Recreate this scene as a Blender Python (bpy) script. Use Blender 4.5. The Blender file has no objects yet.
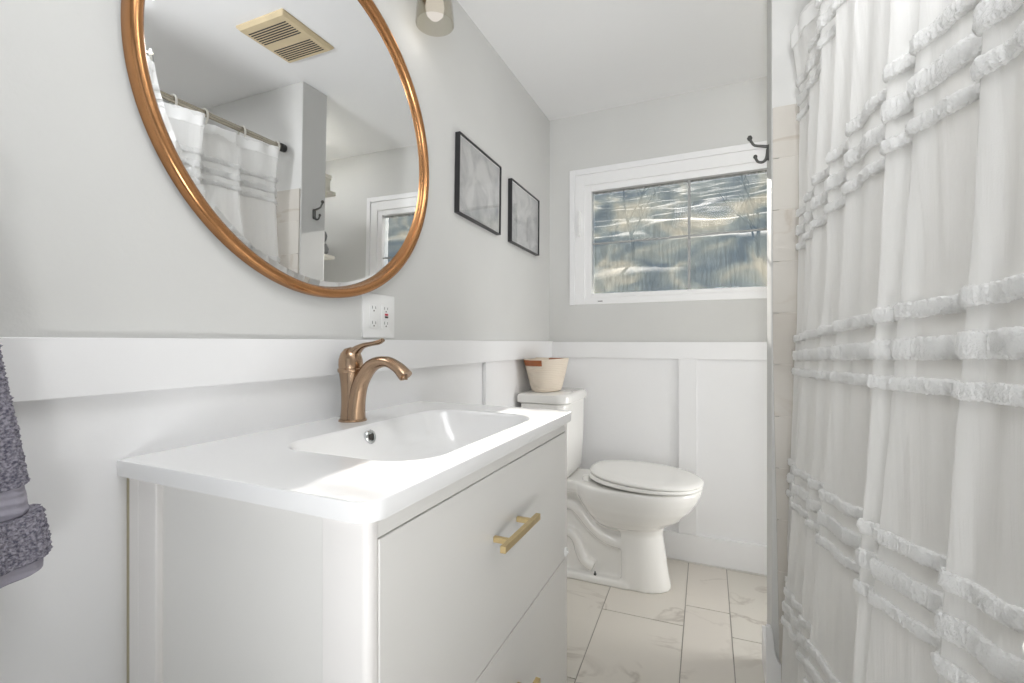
import bpy, bmesh, math, random
from mathutils import Vector, Matrix, noise
random.seed(7)
S = bpy.context.scene
COL = S.collection

# ---------------------------------------------------------------- camera, sky, sun, exposure
cam_d = bpy.data.cameras.new('camera'); cam = bpy.data.objects.new('camera', cam_d); COL.objects.link(cam)
cam.location = (0.844, 0.0, 1.045)
cam.rotation_euler = (math.radians(90), 0, math.radians(24.0))
cam_d.sensor_width = 36.0; cam_d.lens = 467.3 / 1024 * 36.0
cam_d.shift_y = 1.0 / 1024
cam_d.clip_start = 0.02; cam_d.clip_end = 200
S.camera = cam
S.view_settings.view_transform = 'Standard'; S.view_settings.look = 'None'
S.view_settings.gamma = 1; S.view_settings.use_curve_mapping = False
S.view_settings.exposure = -0.10
S.cycles.use_denoising = True
S.cycles.max_bounces = 14; S.cycles.diffuse_bounces = 6; S.cycles.transparent_max_bounces = 16
S.cycles.transmission_bounces = 8; S.cycles.glossy_bounces = 6
S.cycles.caustics_reflective = False; S.cycles.caustics_refractive = False

W = bpy.data.worlds.new('sky'); S.world = W; W.use_nodes = True
bgn = W.node_tree.nodes['Background']
bgn.inputs[0].default_value = (0.90, 0.95, 1.0, 1); bgn.inputs[1].default_value = 0.85

sd = bpy.data.lights.new('sun', 'SUN'); sun = bpy.data.objects.new('sun', sd); COL.objects.link(sun)
sd.energy = 26.0; sd.angle = math.radians(0.6); sd.color = (1.0, 0.955, 0.89)
sun.rotation_euler = Vector((0.068, -1.0, -0.350)).to_track_quat('-Z', 'Y').to_euler()
sun.location = (0.5, 6, 3.5)

def area(name, loc, tgt, sx, sy, power, color, spread=180):
    d = bpy.data.lights.new(name, 'AREA'); d.shape = 'RECTANGLE'; d.size = sx; d.size_y = sy
    d.energy = power; d.color = color; d.spread = math.radians(spread)
    o = bpy.data.objects.new(name, d); COL.objects.link(o); o.location = loc
    o.rotation_euler = (Vector(tgt) - Vector(loc)).to_track_quat('-Z', 'Y').to_euler()
    return o


WARM = (0.985, 0.99, 1.0)
area('added_ceiling_fill', (0.72, 0.25, 2.21), (0.76, 0.55, 0.0), 0.55, 0.55, 8.0, WARM)          # added fill panel under the ceiling, out of view; no fixture
area('added_tub_fill', (1.50, 0.80, 2.20), (1.45, 0.80, 0), 0.35, 0.35, 6.0, WARM)                # unseen fill added over the tub to light through the curtain
area('added_nook_fill', (1.52, 1.86, 2.20), (1.40, 2.10, 0.8), 0.22, 0.12, 3.0, WARM)             # added fill hidden by the partition, brightens the nook
area('added_nook_side_fill', (1.70, 1.94, 0.68), (0.0, 1.36, 0.55), 0.4, 1.05, 5.8, (1.0, 0.995, 0.99), 112)   # invented low side fill for toilet, floor and back panels
area('added_bounce_fill', (0.90, -0.10, 1.50), (0.80, 1.15, 2.246), 0.20, 0.20, 3.8, WARM, 95)        # added fill aimed at the ceiling for soft bounce, out of view
area('added_low_fill', (0.98, -0.35, 0.55), (0.55, 1.60, 1.9), 0.3, 0.3, 4.2, WARM, 100)  # second added fill, unseen, low behind the camera

# ---------------------------------------------------------------- materials
def mat(name, col, rough=0.5, metal=0.0, bump=0.0, bscale=40.0, var=0.0, vscale=6.0, spec=0.5, coat=0.0, col2=None, aniso=None, detail=4.0):
    m = bpy.data.materials.new(name); m.use_nodes = True; nt = m.node_tree; N = nt.nodes; L = nt.links
    p = N['Principled BSDF']
    p.inputs['Base Color'].default_value = (*col, 1); p.inputs['Roughness'].default_value = rough
    p.inputs['Metallic'].default_value = metal; p.inputs['Specular IOR Level'].default_value = spec
    if coat: p.inputs['Coat Weight'].default_value = coat; p.inputs['Coat Roughness'].default_value = 0.05
    tc = N.new('ShaderNodeTexCoord')
    if var or col2:
        nz = N.new('ShaderNodeTexNoise'); nz.inputs['Scale'].default_value = vscale; nz.inputs['Detail'].default_value = detail
        L.new(tc.outputs['Object'], nz.inputs['Vector'])
        mx = N.new('ShaderNodeMix'); mx.data_type = 'RGBA'
        c2 = col2 or tuple(c * (1 - var) for c in col)
        mx.inputs[6].default_value = (*col, 1); mx.inputs[7].default_value = (*c2, 1)
        rp = N.new('ShaderNodeValToRGB'); rp.color_ramp.elements[0].position = .35; rp.color_ramp.elements[1].position = .68
        L.new(nz.outputs['Fac'], rp.inputs[0]); L.new(rp.outputs[0], mx.inputs[0]); L.new(mx.outputs[2], p.inputs['Base Color'])
    if bump:
        bz = N.new('ShaderNodeTexNoise'); bz.inputs['Scale'].default_value = bscale; bz.inputs['Detail'].default_value = 5
        L.new(tc.outputs['Object'], bz.inputs['Vector'])
        b = N.new('ShaderNodeBump'); b.inputs['Strength'].default_value = bump; b.inputs['Distance'].default_value = 0.004
        L.new(bz.outputs['Fac'], b.inputs['Height']); L.new(b.outputs[0], p.inputs['Normal'])
    return m
M = {}
M['wall'] = mat('grey_wall_paint', (0.645, 0.645, 0.63), 0.75, bump=0.08, bscale=160, var=0.03, vscale=3)
M['white'] = mat('white_trim_paint', (0.84, 0.84, 0.845), 0.42, bump=0.05, bscale=60, var=0.02, vscale=4)
M['ceil'] = mat('white_ceiling_paint', (0.86, 0.86, 0.86), 0.85, bump=0.08, bscale=90)
M['vanity'] = mat('cream_lacquer', (0.79, 0.78, 0.755), 0.30, var=0.02, vscale=3)
M['vanity_post'] = mat('pale_cream_lacquer', (0.82, 0.80, 0.78), 0.30)
M['raw'] = mat('raw_edge_board', (0.42, 0.38, 0.27), 0.8)
M['ceramic'] = mat('white_ceramic', (0.86, 0.86, 0.86), 0.17, coat=0.15)
M['porcelain'] = mat('toilet_porcelain', (0.84, 0.83, 0.80), 0.12, coat=0.4)
M['seat'] = mat('toilet_seat_plastic', (0.85, 0.84, 0.81), 0.22)
M['vinyl'] = mat('white_window_vinyl', (0.84, 0.84, 0.84), 0.35)
M['plastic'] = mat('white_plastic', (0.82, 0.82, 0.81), 0.3)
M['dark'] = mat('dark_slot', (0.05, 0.045, 0.04), 0.7)
M['red'] = mat('red_button', (0.55, 0.03, 0.07), 0.4)
M['blackm'] = mat('black_frame', (0.018, 0.018, 0.02), 0.35)
M['iron'] = mat('dark_hook_metal', (0.10, 0.10, 0.095), 0.42, metal=0.7)
M['chrome'] = mat('chrome', (0.72, 0.74, 0.75), 0.12, metal=1.0)
M['nickel'] = mat('antique_nickel_rod', (0.50, 0.46, 0.38), 0.22, metal=1.0)
M['brass'] = mat('brushed_brass', (0.72, 0.56, 0.30), 0.30, metal=1.0, var=.1, vscale=60)
M['bronze'] = mat('brushed_bronze_faucet', (0.44, 0.305, 0.205), 0.24, metal=1.0, var=.12, vscale=14)
M['copper'] = mat('rose_copper_frame', (0.52, 0.26, 0.115), 0.24, metal=1.0, var=.12, vscale=9)
M['bracket'] = mat('ring_plastic', (0.74, 0.72, 0.66), 0.4)
M['leather'] = mat('tan_leather', (0.40, 0.13, 0.045), 0.55, bump=.3, bscale=120, var=.2, vscale=30)
M['rope'] = None
M['vent'] = mat('yellowed_plastic', (0.68, 0.56, 0.36), 0.45, var=.12, vscale=10)
M['grout'] = mat('floor_grout', (0.33, 0.31, 0.28), 0.9, bump=.3)
M['caulk'] = mat('caulk', (0.70, 0.69, 0.66), 0.6, bump=.5, bscale=120)
M['soil'] = mat('hill_grass', (0.060, 0.052, 0.028), 0.95, col2=(0.11, 0.10, 0.075), vscale=.5, detail=10, bump=1, bscale=8)
M['bark'] = mat('bark', (0.05, 0.042, 0.034), 0.9, var=.4, vscale=8)
M['shelfwood'] = mat('cream_shelf', (0.76, 0.73, 0.64), 0.5)
M['greycer'] = mat('grey_stoneware', (0.25, 0.25, 0.25), 0.4, var=.3, vscale=20)
M['tub'] = mat('tub_enamel', (0.80, 0.79, 0.77), 0.15, coat=.3)

def node_mat(name):
    m = bpy.data.materials.new(name); m.use_nodes = True; m.node_tree.nodes.clear()
    return m, m.node_tree.nodes, m.node_tree.links
def out(N, L, sh):
    o = N.new('ShaderNodeOutputMaterial'); L.new(sh, o.inputs['Surface']); return o

def glass_mat(name, tint=(1, 1, 1), refl=1.45, rough=0.0):
    m, N, L = node_mat(name)
    t = N.new('ShaderNodeBsdfTransparent'); t.inputs[0].default_value = (*tint, 1)
    g = N.new('ShaderNodeBsdfGlossy'); g.inputs['Roughness'].default_value = rough
    f = N.new('ShaderNodeLayerWeight'); f.inputs['Blend'].default_value = .5
    pw = N.new('ShaderNodeMath'); pw.operation = 'POWER'; pw.inputs[1].default_value = 4.0; L.new(f.outputs['Facing'], pw.inputs[0])
    fm = N.new('ShaderNodeMath'); fm.operation = 'MULTIPLY_ADD'; fm.inputs[1].default_value = .75; fm.inputs[2].default_value = (refl - 1) ** 2 / (refl + 1) ** 2; L.new(pw.outputs[0], fm.inputs[0])
    mx = N.new('ShaderNodeMixShader'); L.new(fm.outputs[0], mx.inputs[0]); L.new(t.outputs[0], mx.inputs[1]); L.new(g.outputs[0], mx.inputs[2])
    out(N, L, mx.outputs[0]); return m
M['picglass'] = glass_mat('picture_glass')
M['shade'] = glass_mat('smoky_shade_glass', (0.90, 0.885, 0.84), 1.7)
m, N, L = node_mat('mirror_silver')
g = N.new('ShaderNodeBsdfGlossy'); g.inputs['Color'].default_value = (0.90, 0.91, 0.92, 1); g.inputs['Roughness'].default_value = 0.0
out(N, L, g.outputs[0]); M['mirror'] = m

# dusty, streaked window glass
m, N, L = node_mat('dusty_window_glass')
tc = N.new('ShaderNodeTexCoord')
mp = N.new('ShaderNodeMapping'); mp.inputs['Scale'].default_value = (3.0, 1, 6.0); mp.inputs['Rotation'].default_value = (0, .35, 0); L.new(tc.outputs['Object'], mp.inputs['Vector'])
n1 = N.new('ShaderNodeTexNoise'); n1.inputs['Scale'].default_value = 1.3; n1.inputs['Detail'].default_value = 7; n1.inputs['Distortion'].default_value = .9; L.new(mp.outputs[0], n1.inputs['Vector'])
mp2 = N.new('ShaderNodeMapping'); mp2.inputs['Scale'].default_value = (60, 1, 6); L.new(tc.outputs['Object'], mp2.inputs['Vector'])
n2 = N.new('ShaderNodeTexNoise'); n2.inputs['Scale'].default_value = 1.6; n2.inputs['Detail'].default_value = 6; L.new(mp2.outputs[0], n2.inputs['Vector'])
n3 = N.new('ShaderNodeTexNoise'); n3.inputs['Scale'].default_value = 3.5; n3.inputs['Detail'].default_value = 3; L.new(tc.outputs['Object'], n3.inputs['Vector'])
r1 = N.new('ShaderNodeValToRGB'); e = r1.color_ramp.elements
e[0].position = .36; e[0].color = (0.055, 0.075, 0.095, 1); e[1].position = .66; e[1].color = (0.215, 0.21, 0.18, 1)
a_ = e.new(.50); a_.color = (0.105, 0.125, 0.13, 1)
L.new(n1.outputs['Fac'], r1.inputs[0])
di = N.new('ShaderNodeBsdfTranslucent'); L.new(r1.outputs[0], di.inputs[0])
df = N.new('ShaderNodeBsdfDiffuse'); L.new(r1.outputs[0], df.inputs[0])
md = N.new('ShaderNodeMixShader'); md.inputs[0].default_value = 0.45; L.new(di.outputs[0], md.inputs[1]); L.new(df.outputs[0], md.inputs[2])
tr = N.new('ShaderNodeBsdfTransparent')
am = N.new('ShaderNodeMath'); am.operation = 'MULTIPLY_ADD'; am.inputs[1].default_value = 0.70; am.inputs[2].default_value = -0.02; L.new(n2.outputs['Fac'], am.inputs[0])
am2 = N.new('ShaderNodeMath'); am2.operation = 'MULTIPLY_ADD'; am2.inputs[1].default_value = 0.42; L.new(n3.outputs['Fac'], am2.inputs[0]); L.new(am.outputs[0], am2.inputs[2]); am2.use_clamp = True
ge = N.new('ShaderNodeTexCoord'); sx = N.new('ShaderNodeSeparateXYZ'); L.new(ge.outputs['Object'], sx.inputs[0])
gt = N.new('ShaderNodeMath'); gt.operation = 'GREATER_THAN'; gt.inputs[1].default_value = .002; L.new(sx.outputs['Y'], gt.inputs[0])
on = N.new('ShaderNodeMath'); on.operation = 'MULTIPLY'; L.new(gt.outputs[0], on.inputs[0]); L.new(am2.outputs[0], on.inputs[1])
mw = N.new('ShaderNodeMixShader'); L.new(on.outputs[0], mw.inputs[0]); L.new(tr.outputs[0], mw.inputs[1]); L.new(md.outputs[0], mw.inputs[2])
gl = N.new('ShaderNodeBsdfGlossy'); gl.inputs['Roughness'].default_value = 0.02
fr = N.new('ShaderNodeFresnel'); fr.inputs['IOR'].default_value = 1.16
mg = N.new('ShaderNodeMixShader'); L.new(fr.outputs[0], mg.inputs[0]); L.new(mw.outputs[0], mg.inputs[1]); L.new(gl.outputs[0], mg.inputs[2])
out(N, L, mg.outputs[0]); M['pane'] = m

# sheer curtain cloth and tufts
m, N, L = node_mat('sheer_white_cotton')
tc = N.new('ShaderNodeTexCoord')
mp = N.new('ShaderNodeMapping'); mp.inputs['Scale'].default_value = (90, 90, 5); L.new(tc.outputs['Object'], mp.inputs['Vector'])
n1 = N.new('ShaderNodeTexNoise'); n1.inputs['Scale'].default_value = 1.0; n1.inputs['Detail'].default_value = 4; n1.inputs['Distortion'].default_value = .6; L.new(mp.outputs[0], n1.inputs['Vector'])
n2 = N.new('ShaderNodeTexNoise'); n2.inputs['Scale'].default_value = 700; L.new(tc.outputs['Object'], n2.inputs['Vector'])
ad = N.new('ShaderNodeMath'); ad.operation = 'MULTIPLY_ADD'; ad.inputs[1].default_value = 0.12; L.new(n2.outputs['Fac'], ad.inputs[0]); L.new(n1.outputs['Fac'], ad.inputs[2])
b = N.new('ShaderNodeBump'); b.inputs['Strength'].default_value = 0.5; b.inputs['Distance'].default_value = 0.0028; L.new(ad.outputs[0], b.inputs['Height'])
df = N.new('ShaderNodeBsdfDiffuse'); df.inputs[0].default_value = (0.93, 0.93, 0.92, 1); L.new(b.outputs[0], df.inputs['Normal'])
tl = N.new('ShaderNodeBsdfTranslucent'); tl.inputs[0].default_value = (0.94, 0.94, 0.93, 1); L.new(b.outputs[0], tl.inputs['Normal'])
tr = N.new('ShaderNodeBsdfTransparent')
m1 = N.new('ShaderNodeMixShader'); m1.inputs[0].default_value = 0.45; L.new(df.outputs[0], m1.inputs[1]); L.new(tl.outputs[0], m1.inputs[2])
m2 = N.new('ShaderNodeMixShader'); m2.inputs[0].default_value = 0.16; L.new(m1.outputs[0], m2.inputs[1]); L.new(tr.outputs[0], m2.inputs[2])
out(N, L, m2.outputs[0]); M['sheer'] = m
M['hem'] = mat('white_cotton_hem', (0.90, 0.90, 0.89), .9)
m, N, L = node_mat('tufted_cotton')
tc = N.new('ShaderNodeTexCoord')
n1 = N.new('ShaderNodeTexNoise'); n1.inputs['Scale'].default_value = 420; n1.inputs['Detail'].default_value = 3; L.new(tc.outputs['Object'], n1.inputs['Vector'])
b = N.new('ShaderNodeBump'); b.inputs['Strength'].default_value = 0.8; b.inputs['Distance'].default_value = 0.003; L.new(n1.outputs['Fac'], b.inputs['Height'])
df = N.new('ShaderNodeBsdfDiffuse'); df.inputs[0].default_value = (0.93, 0.93, 0.92, 1); L.new(b.outputs[0], df.inputs['Normal'])
tl = N.new('ShaderNodeBsdfTranslucent'); tl.inputs[0].default_value = (0.93, 0.93, 0.92, 1)
m1 = N.new('ShaderNodeMixShader'); m1.inputs[0].default_value = 0.30; L.new(df.outputs[0], m1.inputs[1]); L.new(tl.outputs[0], m1.inputs[2])
out(N, L, m1.outputs[0]); M['tuft'] = m

def marble(name, base, vein, warm, rough, per_tile=True, vs=2.2):
    m = bpy.data.materials.new(name); m.use_nodes = True; nt = m.node_tree; N = nt.nodes; L = nt.links
    p = N['Principled BSDF']; p.inputs['Roughness'].default_value = rough
    tc = N.new('ShaderNodeTexCoord')
    at = N.new('ShaderNodeAttribute'); at.attribute_name = 'tile'
    sc = N.new('ShaderNodeVectorMath'); sc.operation = 'MULTIPLY_ADD'; sc.inputs[1].default_value = (9, 9, 9)
    L.new(at.outputs['Color'], sc.inputs[0]); L.new(tc.outputs['Object'], sc.inputs[2])
    n = N.new('ShaderNodeTexNoise'); n.inputs['Scale'].default_value = vs; n.inputs['Detail'].default_value = 8; n.inputs['Distortion'].default_value = 1.6
    mp = N.new('ShaderNodeMapping'); mp.inputs['Scale'].default_value = (1, 2.4, 2.0); mp.inputs['Rotation'].default_value = (0, 0, .35); L.new(sc.outputs[0], mp.inputs['Vector']); L.new(mp.outputs[0], n.inputs['Vector'])
    r = N.new('ShaderNodeValToRGB'); el = r.color_ramp.elements; el[0].position = .478; el[0].color = (0, 0, 0, 1); el[1].position = .522; el[1].color = (0, 0, 0, 1)
    k = el.new(.50); k.color = (1, 1, 1, 1); L.new(n.outputs['Fac'], r.inputs[0])
    n2 = N.new('ShaderNodeTexNoise'); n2.inputs['Scale'].default_value = 3.0; L.new(sc.outputs[0], n2.inputs['Vector'])
    mu = N.new('ShaderNodeMath'); mu.operation = 'MULTIPLY'; L.new(r.outputs[0], mu.inputs[0])
    r2 = N.new('ShaderNodeValToRGB'); r2.color_ramp.elements[0].position = .45; r2.color_ramp.elements[1].position = .65; L.new(n2.outputs['Fac'], r2.inputs[0]); L.new(r2.outputs[0], mu.inputs[1])
    a = N.new('ShaderNodeMix'); a.data_type = 'RGBA'; a.inputs[6].default_value = (*base, 1); a.inputs[7].default_value = (*warm, 1)
    L.new(at.outputs['Fac'], a.inputs[0])
    v = N.new('ShaderNodeMix'); v.data_type = 'RGBA'; L.new(mu.outputs[0], v.inputs[0]); L.new(a.outputs[2], v.inputs[6]); v.inputs[7].default_value = (*vein, 1)
    L.new(v.outputs[2], p.inputs['Base Color'])
    return m
M['floor'] = marble('marble_floor_tile', (0.64, 0.61, 0.55), (0.46, 0.42, 0.37), (0.68, 0.635, 0.575), 0.35, vs=1.3)
M['walltile'] = marble('cream_marble_wall_tile', (0.60, 0.575, 0.53), (0.50, 0.45, 0.39), (0.54, 0.50, 0.45), 0.25, vs=1.6)
M['tilegrout'] = mat('wall_tile_grout', (0.66, 0.63, 0.58), 0.9)

# basket: coiled cotton rope
def wave_mat(name, col, scale, axis='Z', rough=.85, dist=.0025):
    m = bpy.data.materials.new(name); m.use_nodes = True; N = m.node_tree.nodes; L = m.node_tree.links
    p = N['Principled BSDF']; p.inputs['Base Color'].default_value = (*col, 1); p.inputs['Roughness'].default_value = rough
    tc = N.new('ShaderNodeTexCoord'); w = N.new('ShaderNodeTexWave'); w.bands_direction = axis; w.inputs['Scale'].default_value = scale
    L.new(tc.outputs['Object'], w.inputs['Vector'])
    b = N.new('ShaderNodeBump'); b.inputs['Strength'].default_value = .6; b.inputs['Distance'].default_value = dist
    L.new(w.outputs['Fac'], b.inputs['Height']); L.new(b.outputs[0], p.inputs['Normal']); return m
M['rope'] = wave_mat('coiled_cotton_rope', (0.78, 0.69, 0.58), 38)
M['terry'] = mat('grey_lilac_terry', (0.33, 0.315, 0.36), 0.95, col2=(0.085, 0.082, 0.115), vscale=330, detail=2)
M['terryband'] = wave_mat('grey_lilac_woven_border', (0.34, 0.325, 0.38), 28)

# abstract grey prints
def print_mat(name, seed):
    m = bpy.data.materials.new(name); m.use_nodes = True; N = m.node_tree.nodes; L = m.node_tree.links
    p = N['Principled BSDF']; p.inputs['Roughness'].default_value = .8
    tc = N.new('ShaderNodeTexCoord'); mp = N.new('ShaderNodeMapping'); mp.inputs['Location'].default_value = (seed, seed, seed); L.new(tc.outputs['Object'], mp.inputs['Vector'])
    n = N.new('ShaderNodeTexNoise'); n.inputs['Scale'].default_value = 9; n.inputs['Detail'].default_value = 9; n.inputs['Distortion'].default_value = 1.2; L.new(mp.outputs[0], n.inputs['Vector'])
    r = N.new('ShaderNodeValToRGB'); r.color_ramp.elements[0].position = .3; r.color_ramp.elements[0].color = (.38, .385, .39, 1); r.color_ramp.elements[1].position = .62; r.color_ramp.elements[1].color = (.62, .62, .61, 1)
    L.new(n.outputs['Fac'], r.inputs[0]); L.new(r.outputs[0], p.inputs['Base Color']); return m
M['print1'] = print_mat('abstract_print_one', 1.3); M['print2'] = print_mat('abstract_print_two', 6.1)
m, N, L = node_mat('glowing_bulb')
em = N.new('ShaderNodeEmission'); em.inputs[0].default_value = (1, .93, .84, 1); em.inputs[1].default_value = 0.8; out(N, L, em.outputs[0]); M['bulb'] = m

# ---------------------------------------------------------------- helpers
def bm_new(): return bmesh.new()
def box(bm, x0, x1, y0, y1, z0, z1):
    vs = [bm.verts.new((x, y, z)) for x in (x0, x1) for y in (y0, y1) for z in (z0, z1)]
    for f in ((0, 1, 3, 2), (4, 6, 7, 5), (0, 4, 5, 1), (2, 3, 7, 6), (0, 2, 6, 4), (1, 5, 7, 3)):
        bm.faces.new([vs[i] for i in f])
    return vs
def loft(bm, rings, cap0=True, cap1=True, closed=True):
    R = [[bm.verts.new(p) for p in r] for r in rings]
    n = len(rings[0])
    for a, b in zip(R, R[1:]):
        for i in range(n if closed else n - 1):
            j = (i + 1) % n
            bm.faces.new((a[i], a[j], b[j], b[i]))
    if cap0: bm.faces.new(R[0][::-1])
    if cap1: bm.faces.new(R[-1])
    return R
def catmull(pts, k):
    o = []
    P = [Vector(p) for p in pts]
    for i in range(len(P) - 1):
        p0 = P[max(i - 1, 0)]; p1 = P[i]; p2 = P[i + 1]; p3 = P[min(i + 2, len(P) - 1)]
        for j in range(k):
            t = j / k
            o.append(.5 * ((2 * p1) + (p2 - p0) * t + (2 * p0 - 5 * p1 + 4 * p2 - p3) * t * t + (3 * p1 - p0 - 3 * p2 + p3) * t ** 3))
    o.append(P[-1]); return o
def sweep(bm, pts, rad, seg=16, k=6, flat=1.0, up=(0, 1, 0)):
    """tube through pts; rad per point; flat scales along the binormal"""
    P4 = [Vector((*p, r if not isinstance(r, tuple) else r[0])) for p, r in zip(pts, rad)]
    W_ = [Vector((r if not isinstance(r, tuple) else r[1], 0, 0)) for r in rad]
    Q = []
    for i, q in enumerate(zip(catmull4(P4, k), catmull4([Vector((w.x, 0, 0, 0)) for w in W_], k))): Q.append((q[0], q[1][0]))
    rings = []
    for i, (q, w) in enumerate(Q):
        a = Q[max(i - 1, 0)][0]; b = Q[min(i + 1, len(Q) - 1)][0]
        t = Vector(b[:3]) - Vector(a[:3]); t.normalize()
        u = Vector(up); u = (u - u.dot(t) * t).normalized(); v = t.cross(u)
        c = Vector(q[:3])
        rings.append([c + v * (q[3] * math.cos(2 * math.pi * s / seg)) + u * (w * flat * math.sin(2 * math.pi * s / seg)) for s in range(seg)])
    loft(bm, rings)
def catmull4(P, k):
    o = []
    for i in range(len(P) - 1):
        p0 = P[max(i - 1, 0)]; p1 = P[i]; p2 = P[i + 1]; p3 = P[min(i + 2, len(P) - 1)]
        for j in range(k):
            t = j / k
            o.append([.5 * ((2 * p1[c]) + (p2[c] - p0[c]) * t + (2 * p0[c] - 5 * p1[c] + 4 * p2[c] - p3[c]) * t * t + (3 * p1[c] - p0[c] - 3 * p2[c] + p3[c]) * t ** 3) for c in range(4)])
    o.append(list(P[-1])); return o
def lathe(bm, prof, c=(0, 0, 0), seg=32, axis='z', caps=True):
    """prof list of (r, h)"""
    rings = []
    for r, h in prof:
        ring = []
        for s in range(seg):
            a = 2 * math.pi * s / seg
            u, v = r * math.cos(a), r * math.sin(a)
            if axis == 'z': p = (c[0] + u, c[1] + v, c[2] + h)
            elif axis == 'x': p = (c[0] + h, c[1] + u, c[2] + v)
            else: p = (c[0] + v, c[1] + h, c[2] + u)
            ring.append(p)
        rings.append(ring)
    loft(bm, rings, caps, caps)
def rrect(x0, x1, y0, y1, r, n=8, z=0.0):
    """rounded rectangle ring, counter-clockwise; r = one radius or four (x1y1, x0y1, x0y0, x1y0)"""
    if not isinstance(r, (tuple, list)): r = (r,) * 4
    o = []
    for (cx, cy, a0, rr) in ((x1 - r[0], y1 - r[0], 0, r[0]), (x0 + r[1], y1 - r[1], 90, r[1]), (x0 + r[2], y0 + r[2], 180, r[2]), (x1 - r[3], y0 + r[3], 270, r[3])):
        for i in range(n + 1):
            a = math.radians(a0 + 90 * i / n)
            o.append(Vector((cx + rr * math.cos(a), cy + rr * math.sin(a), z)))
    return o
def finish(bm, name, m, parent=None, smooth=False, bevel=0.0, bseg=2, kind=None):
    bmesh.ops.recalc_face_normals(bm, faces=bm.faces)
    me = bpy.data.meshes.new(name)
    co = [v.co for v in bm.verts]
    if parent: org = Vector(parent['_o'])
    else:
        lo = Vector((min(c.x for c in co), min(c.y for c in co), min(c.z for c in co))); hi = Vector((max(c.x for c in co), max(c.y for c in co), max(c.z for c in co)))
        org = Vector(((lo.x + hi.x) / 2, (lo.y + hi.y) / 2, lo.z))
    bmesh.ops.translate(bm, verts=bm.verts, vec=-org)
    if smooth:
        for f in bm.faces: f.smooth = True
    bm.to_mesh(me); bm.free(); me.materials.append(m)
    o = bpy.data.objects.new(name, me); COL.objects.link(o)
    o['_o'] = list(org)
    if parent: o.parent = parent
    else: o.location = org
    if bevel:
        b = o.modifiers.new('b', 'BEVEL'); b.width = bevel; b.segments = bseg; b.limit_method = 'ANGLE'; b.angle_limit = math.radians(40)
        b.harden_normals = False
    if smooth:
        try: me.set_sharp_from_angle(angle=math.radians(38))
        except Exception: pass
    if kind: o['kind'] = kind
    return o
def struct(bm, name, m, **k): return finish(bm, name, m, kind='structure', **k)
def thing(name, label, cat, loc, group=None):
    o = bpy.data.objects.new(name, None); COL.objects.link(o); o.location = loc; o['_o'] = list(loc); o.empty_display_size = .05
    o['label'] = label; o['category'] = cat
    if group: o['group'] = group
    return o
def tag(o, label, cat, group=None):
    o['label'] = label; o['category'] = cat
    if group: o['group'] = group
    return o
def sbox(name, m, x0, x1, y0, y1, z0, z1, bevel=0.0, parent=None, st=True):
    bm = bm_new(); box(bm, x0, x1, y0, y1, z0, z1)
    return finish(bm, name, m, parent=parent, bevel=bevel, kind='structure' if st else None)

# ---------------------------------------------------------------- room shell
D = 2.396; CZ = 2.246; XR = 1.88; YF = -1.10; PX = 0.9845; PY0 = 1.594; PY1 = 1.741; T = 0.12
WX0, WX1, WZ0, WZ1 = 0.145, 1.27, 1.245, 1.925         # rough window opening
sbox('wall_left', M['wall'], -T, 0, YF - T, D + .16, 0, CZ)
bm = bm_new()
for a in ((0, XR, 0, WZ0), (0, XR, WZ1, CZ), (0, WX0, WZ0, WZ1), (WX1, XR, WZ0, WZ1)):
    box(bm, a[0], a[1], D, D + .16, a[2], a[3])
bmesh.ops.remove_doubles(bm, verts=bm.verts, dist=1e-5)
struct(bm, 'wall_back', M['wall'])
sbox('wall_right', M['wall'], XR, XR + T, YF - T, D + .16, 0, CZ)
bm = bm_new()                                             # wall behind the camera with its open doorway
box(bm, 0, .12, YF - T, YF, 0, CZ); box(bm, 1.50, XR, YF - T, YF, 0, CZ); box(bm, .12, 1.50, YF - T, YF, 2.12, CZ)
struct(bm, 'wall_front', M['wall'])
sbox('ceiling', M['ceil'], -T, XR + T, YF - T, D + .16, CZ, CZ + .1)
sbox('wall_partition', M['wall'], PX, XR, PY0, PY1, 0, CZ, bevel=.004)
sbox('wall_tub_end', M['wall'], 1.02, XR, -0.10, 0.03, 0, CZ, bevel=.004)

# floor: grout slab with separate raised tiles in one mesh, boundaries as laid
sbox('floor', M['grout'], -T, XR + T, YF - T, D + .16, -.12, -.0022)
bm = bm_new(); lay = bm.loops.layers.color.new('tile')
cols = [(-.12, 0, 0), (.15, 0, 0), (0.4816, -0.0335, 0), (0.7698, -0.0264, 0), (0.9197, -0.0204, 0), (1.165, 0, 0), (1.44, 0, 0), (1.71, 0, 0), (1.98, 0, 0)]
g = .0018
for ci in range(len(cols) - 1):
    (a, sa, _), (b_, sb, off) = cols[ci], cols[ci + 1]
    off = {0: 1.66, 1: 1.394, 2: 1.819, 3: 1.98, 4: 1.83}.get(ci, 1.5 + .1 * ci)
    y = off - .6 * 6
    while y < D + .05:
        y0, y1 = max(y, YF - T), min(y + .6, D + .02)
        if y1 > y0 + .02:
            sl = -.02 if ci else 0
            xa = lambda yy: a + sa * yy + g; xb = lambda yy: b_ + sb * yy - g
            top = [(xa(y0), y0 + g), (xb(y0), y0 + g + (xb(y0) - xa(y0)) * .04), (xb(y1), y1 - g + (xb(y1) - xa(y1)) * .04), (xa(y1), y1 - g)]
            v0 = [bm.verts.new((p[0], p[1], -.004)) for p in top]; v1 = [bm.verts.new((p[0], p[1], 0)) for p in top]
            fs = [bm.faces.new(v1)] + [bm.faces.new((v0[i], v0[(i + 1) % 4], v1[(i + 1) % 4], v1[i])) for i in range(4)]
            c = (random.random(), random.random(), random.random())
            if ci == 4 and y1 > 2: c = (.05, .1, .3)
            if ci == 3: c = (.95, .8, .9)
            for f in fs:
                for lp in f.loops: lp[lay] = (*c, 1)
        y += .6
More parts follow.
